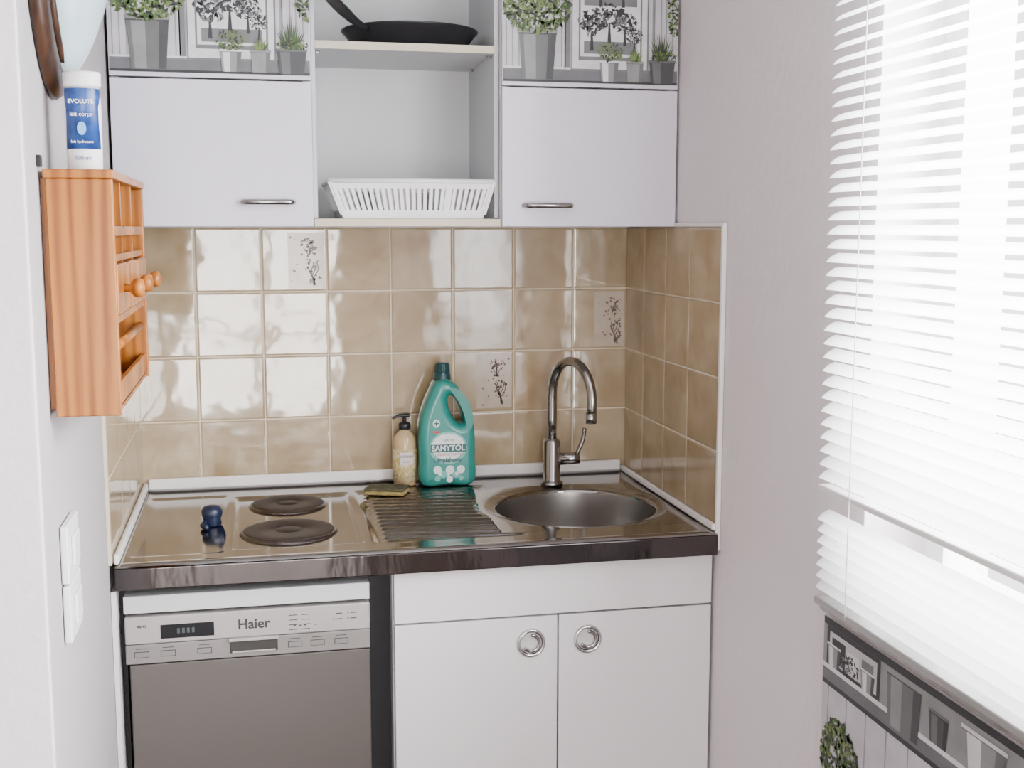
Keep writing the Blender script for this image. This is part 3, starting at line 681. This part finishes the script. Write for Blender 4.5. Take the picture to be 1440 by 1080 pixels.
# ------------------------------------------------------------------ wall switches
for z0 in (1.022,0.936):
    s=group('light_switch')
    box('plate',0.001,0.012,-1.175,-1.07,z0,z0+.083,PLW,bev=.003,parent=s)
    box('rocker',0.012,0.017,-1.148,-1.098,z0+.02,z0+.063,PLW,bev=.002,parent=s)

# ------------------------------------------------------------------ venetian blind
bm_=bpy.data.materials.new('blind_slat_white'); bm_.use_nodes=True
nt=bm_.node_tree; b=nt.nodes['Principled BSDF']; b.inputs['Base Color'].default_value=(.80,.83,.85,1); b.inputs['Roughness'].default_value=.35
tr=nt.nodes.new('ShaderNodeBsdfTranslucent'); tr.inputs[0].default_value=(.95,.96,.98,1)
mx=nt.nodes.new('ShaderNodeMixShader'); mx.inputs[0].default_value=.7
nt.links.new(b.outputs[0],mx.inputs[1]); nt.links.new(tr.outputs[0],mx.inputs[2]); nt.links.new(mx.outputs[0],nt.nodes['Material Output'].inputs[0])
vb=group('venetian_blind')
by_0,by_1=-1.185,-3.05; bxp=1.152
def slats(name,zs,tilt,w=0.025):
    V=[];F=[]
    for z in zs:
        o=len(V); n=5
        for y in (by_0,by_1):
            for k in range(n):
                f=(k/(n-1)-.5); l=f*w; cv=0.0022*(1-4*f*f)
                V.append((bxp+l*math.cos(tilt)-cv*math.sin(tilt),y,z+l*math.sin(tilt)+cv*math.cos(tilt)))
        for k in range(n-1): F.append((o+k,o+k+1,o+n+k+1,o+n+k))
    return mesh_obj(name,V,F,bm_,True,vb)
zs=[1.135+0.0212*k for k in range(int((2.2-1.135)/0.0212))]
slats('slats_upper',zs,math.radians(34))
slats('slats_lower',[0.957+0.0185*k for k in range(7)],math.radians(36))
box('head_rail',1.135,1.17,by_1,by_0,2.205,2.235,PLW,bev=.003,parent=vb)
box('middle_rail',1.140,1.164,by_1,by_0,1.108,1.118,PLW,bev=.003,parent=vb)
box('bottom_rail',1.139,1.165,by_1,by_0,0.924,0.936,pbr('rail_grey',(0.32,0.32,0.31),0.35,0.4,var=(8,(0.29,0.29,0.28))),bev=.003,parent=vb)
for y_ in (-1.29,-1.9,-2.6):
    tube('cord',[(1.139,y_,0.93),(1.139,y_,2.21)],0.0009,PLW,6,vb); tube('cord',[(1.1655,y_,0.93),(1.1655,y_,2.21)],0.0009,PLW,6,vb)

# ------------------------------------------------------------------ printed panel below the window
pp=group('printed_wall_panel')
box('panel_board',1.192,1.1995,-2.6,-1.125,0.20,0.880,LAMI2,parent=pp)
D=Decal('panel_print',(1.1915,-1.125,0.20),(0,-1,0),(0,0,1),(-1,0,0),1.475,0.68,5)
H=0.68
D.rect(0,1.475,0,H,0,0)
for k in range(24): D.rect(.02+k*.062,.0235+k*.062,0,.57,1,1)
for off in (0,0.74):
    D.rect(off,off+.74,.600,.68,6,1); D.rect(off,off+.74,.668,.68,3,2)
    D.rect(off,off+.74,.572,.598,9,2); D.rect(off,off+.74,.594,.602,10,3); D.rect(off,off+.74,.566,.574,3,3)
    D.rect(off+.012,off+.185,.602,.668,3,4); D.rect(off+.022,off+.175,.608,.660,0,5); D.rect(off+.030,off+.075,.612,.652,3,6); D.rect(off+.08,off+.12,.612,.645,10,6); D.rect(off+.128,off+.165,.612,.650,2,6)
    D.pot(off+.015,off+.06,.602,.640,8,.1,(10,6,8)); D.pot(off+.125,off+.17,.602,.636,8,.1,(10,6,8)); D.bush(off+.06,off+.12,.602,.64,8,50,.012,(2,3,3))
    D.pot(off+.205,off+.300,.580,.668,8,.06,(6,7,8))
    D.pot(off+.32,off+.37,.602,.65,8,.1,(7,8,3)); D.pot(off+.40,off+.50,.602,.66,8,.1,(10,6,7)); D.bush(off+.52,off+.70,.60,.67,8,160,.012)
    D.bush(off+.000,off+.13,.39,.52,10,420,.018,(4,4,5,3)); D.pot(off+.03,off+.10,.30,.42,9,.1)
    D.rect(off+.22,off+.46,.25,.50,10,2); D.rect(off+.225,off+.455,.255,.495,2,3); D.rect(off+.235,off+.445,.265,.485,10,4); D.tree(off+.30,.29,.15,6); D.tree(off+.39,.29,.12,6)
    D.pot(off+.50,off+.57,.25,.36,9,.1); D.bush(off+.48,off+.60,.34,.46,12,160,.013)
D.done(pp)

# ------------------------------------------------------------------ lights
def area(name,loc,rot,sx,sy,power,col):
    l=bpy.data.lights.new(name,'AREA'); l.shape='RECTANGLE'; l.size=sx; l.size_y=sy; l.energy=power; l.color=col
    o=bpy.data.objects.new(name,l); o.location=loc; o.rotation_euler=rot; COL.objects.link(o); return o
area('daylight_side_window',(1.9,-2.1,1.75),(0,math.radians(90),0),1.7,2.4,520,(0.98,0.985,1.0))
area('daylight_rear_door',(0.30,-5.95,0.95),(math.radians(90),0,0),1.1,1.5,135,(1.0,0.955,0.92))
wd=bpy.data.worlds.new('World'); scene.world=wd; wd.use_nodes=True
bg=wd.node_tree.nodes['Background']; bg.inputs[0].default_value=(0.97,0.98,1.0,1); bg.inputs[1].default_value=3.5

# ------------------------------------------------------------------ camera
cam=bpy.data.cameras.new('Camera'); cam.sensor_width=36; cam.lens=42.0; cam.clip_start=0.05
co=bpy.data.objects.new('Camera',cam); COL.objects.link(co)
co.location=(0.276,-2.897,EYE); co.rotation_euler=(math.radians(90-7.46),0,math.radians(-12.16))
scene.camera=co
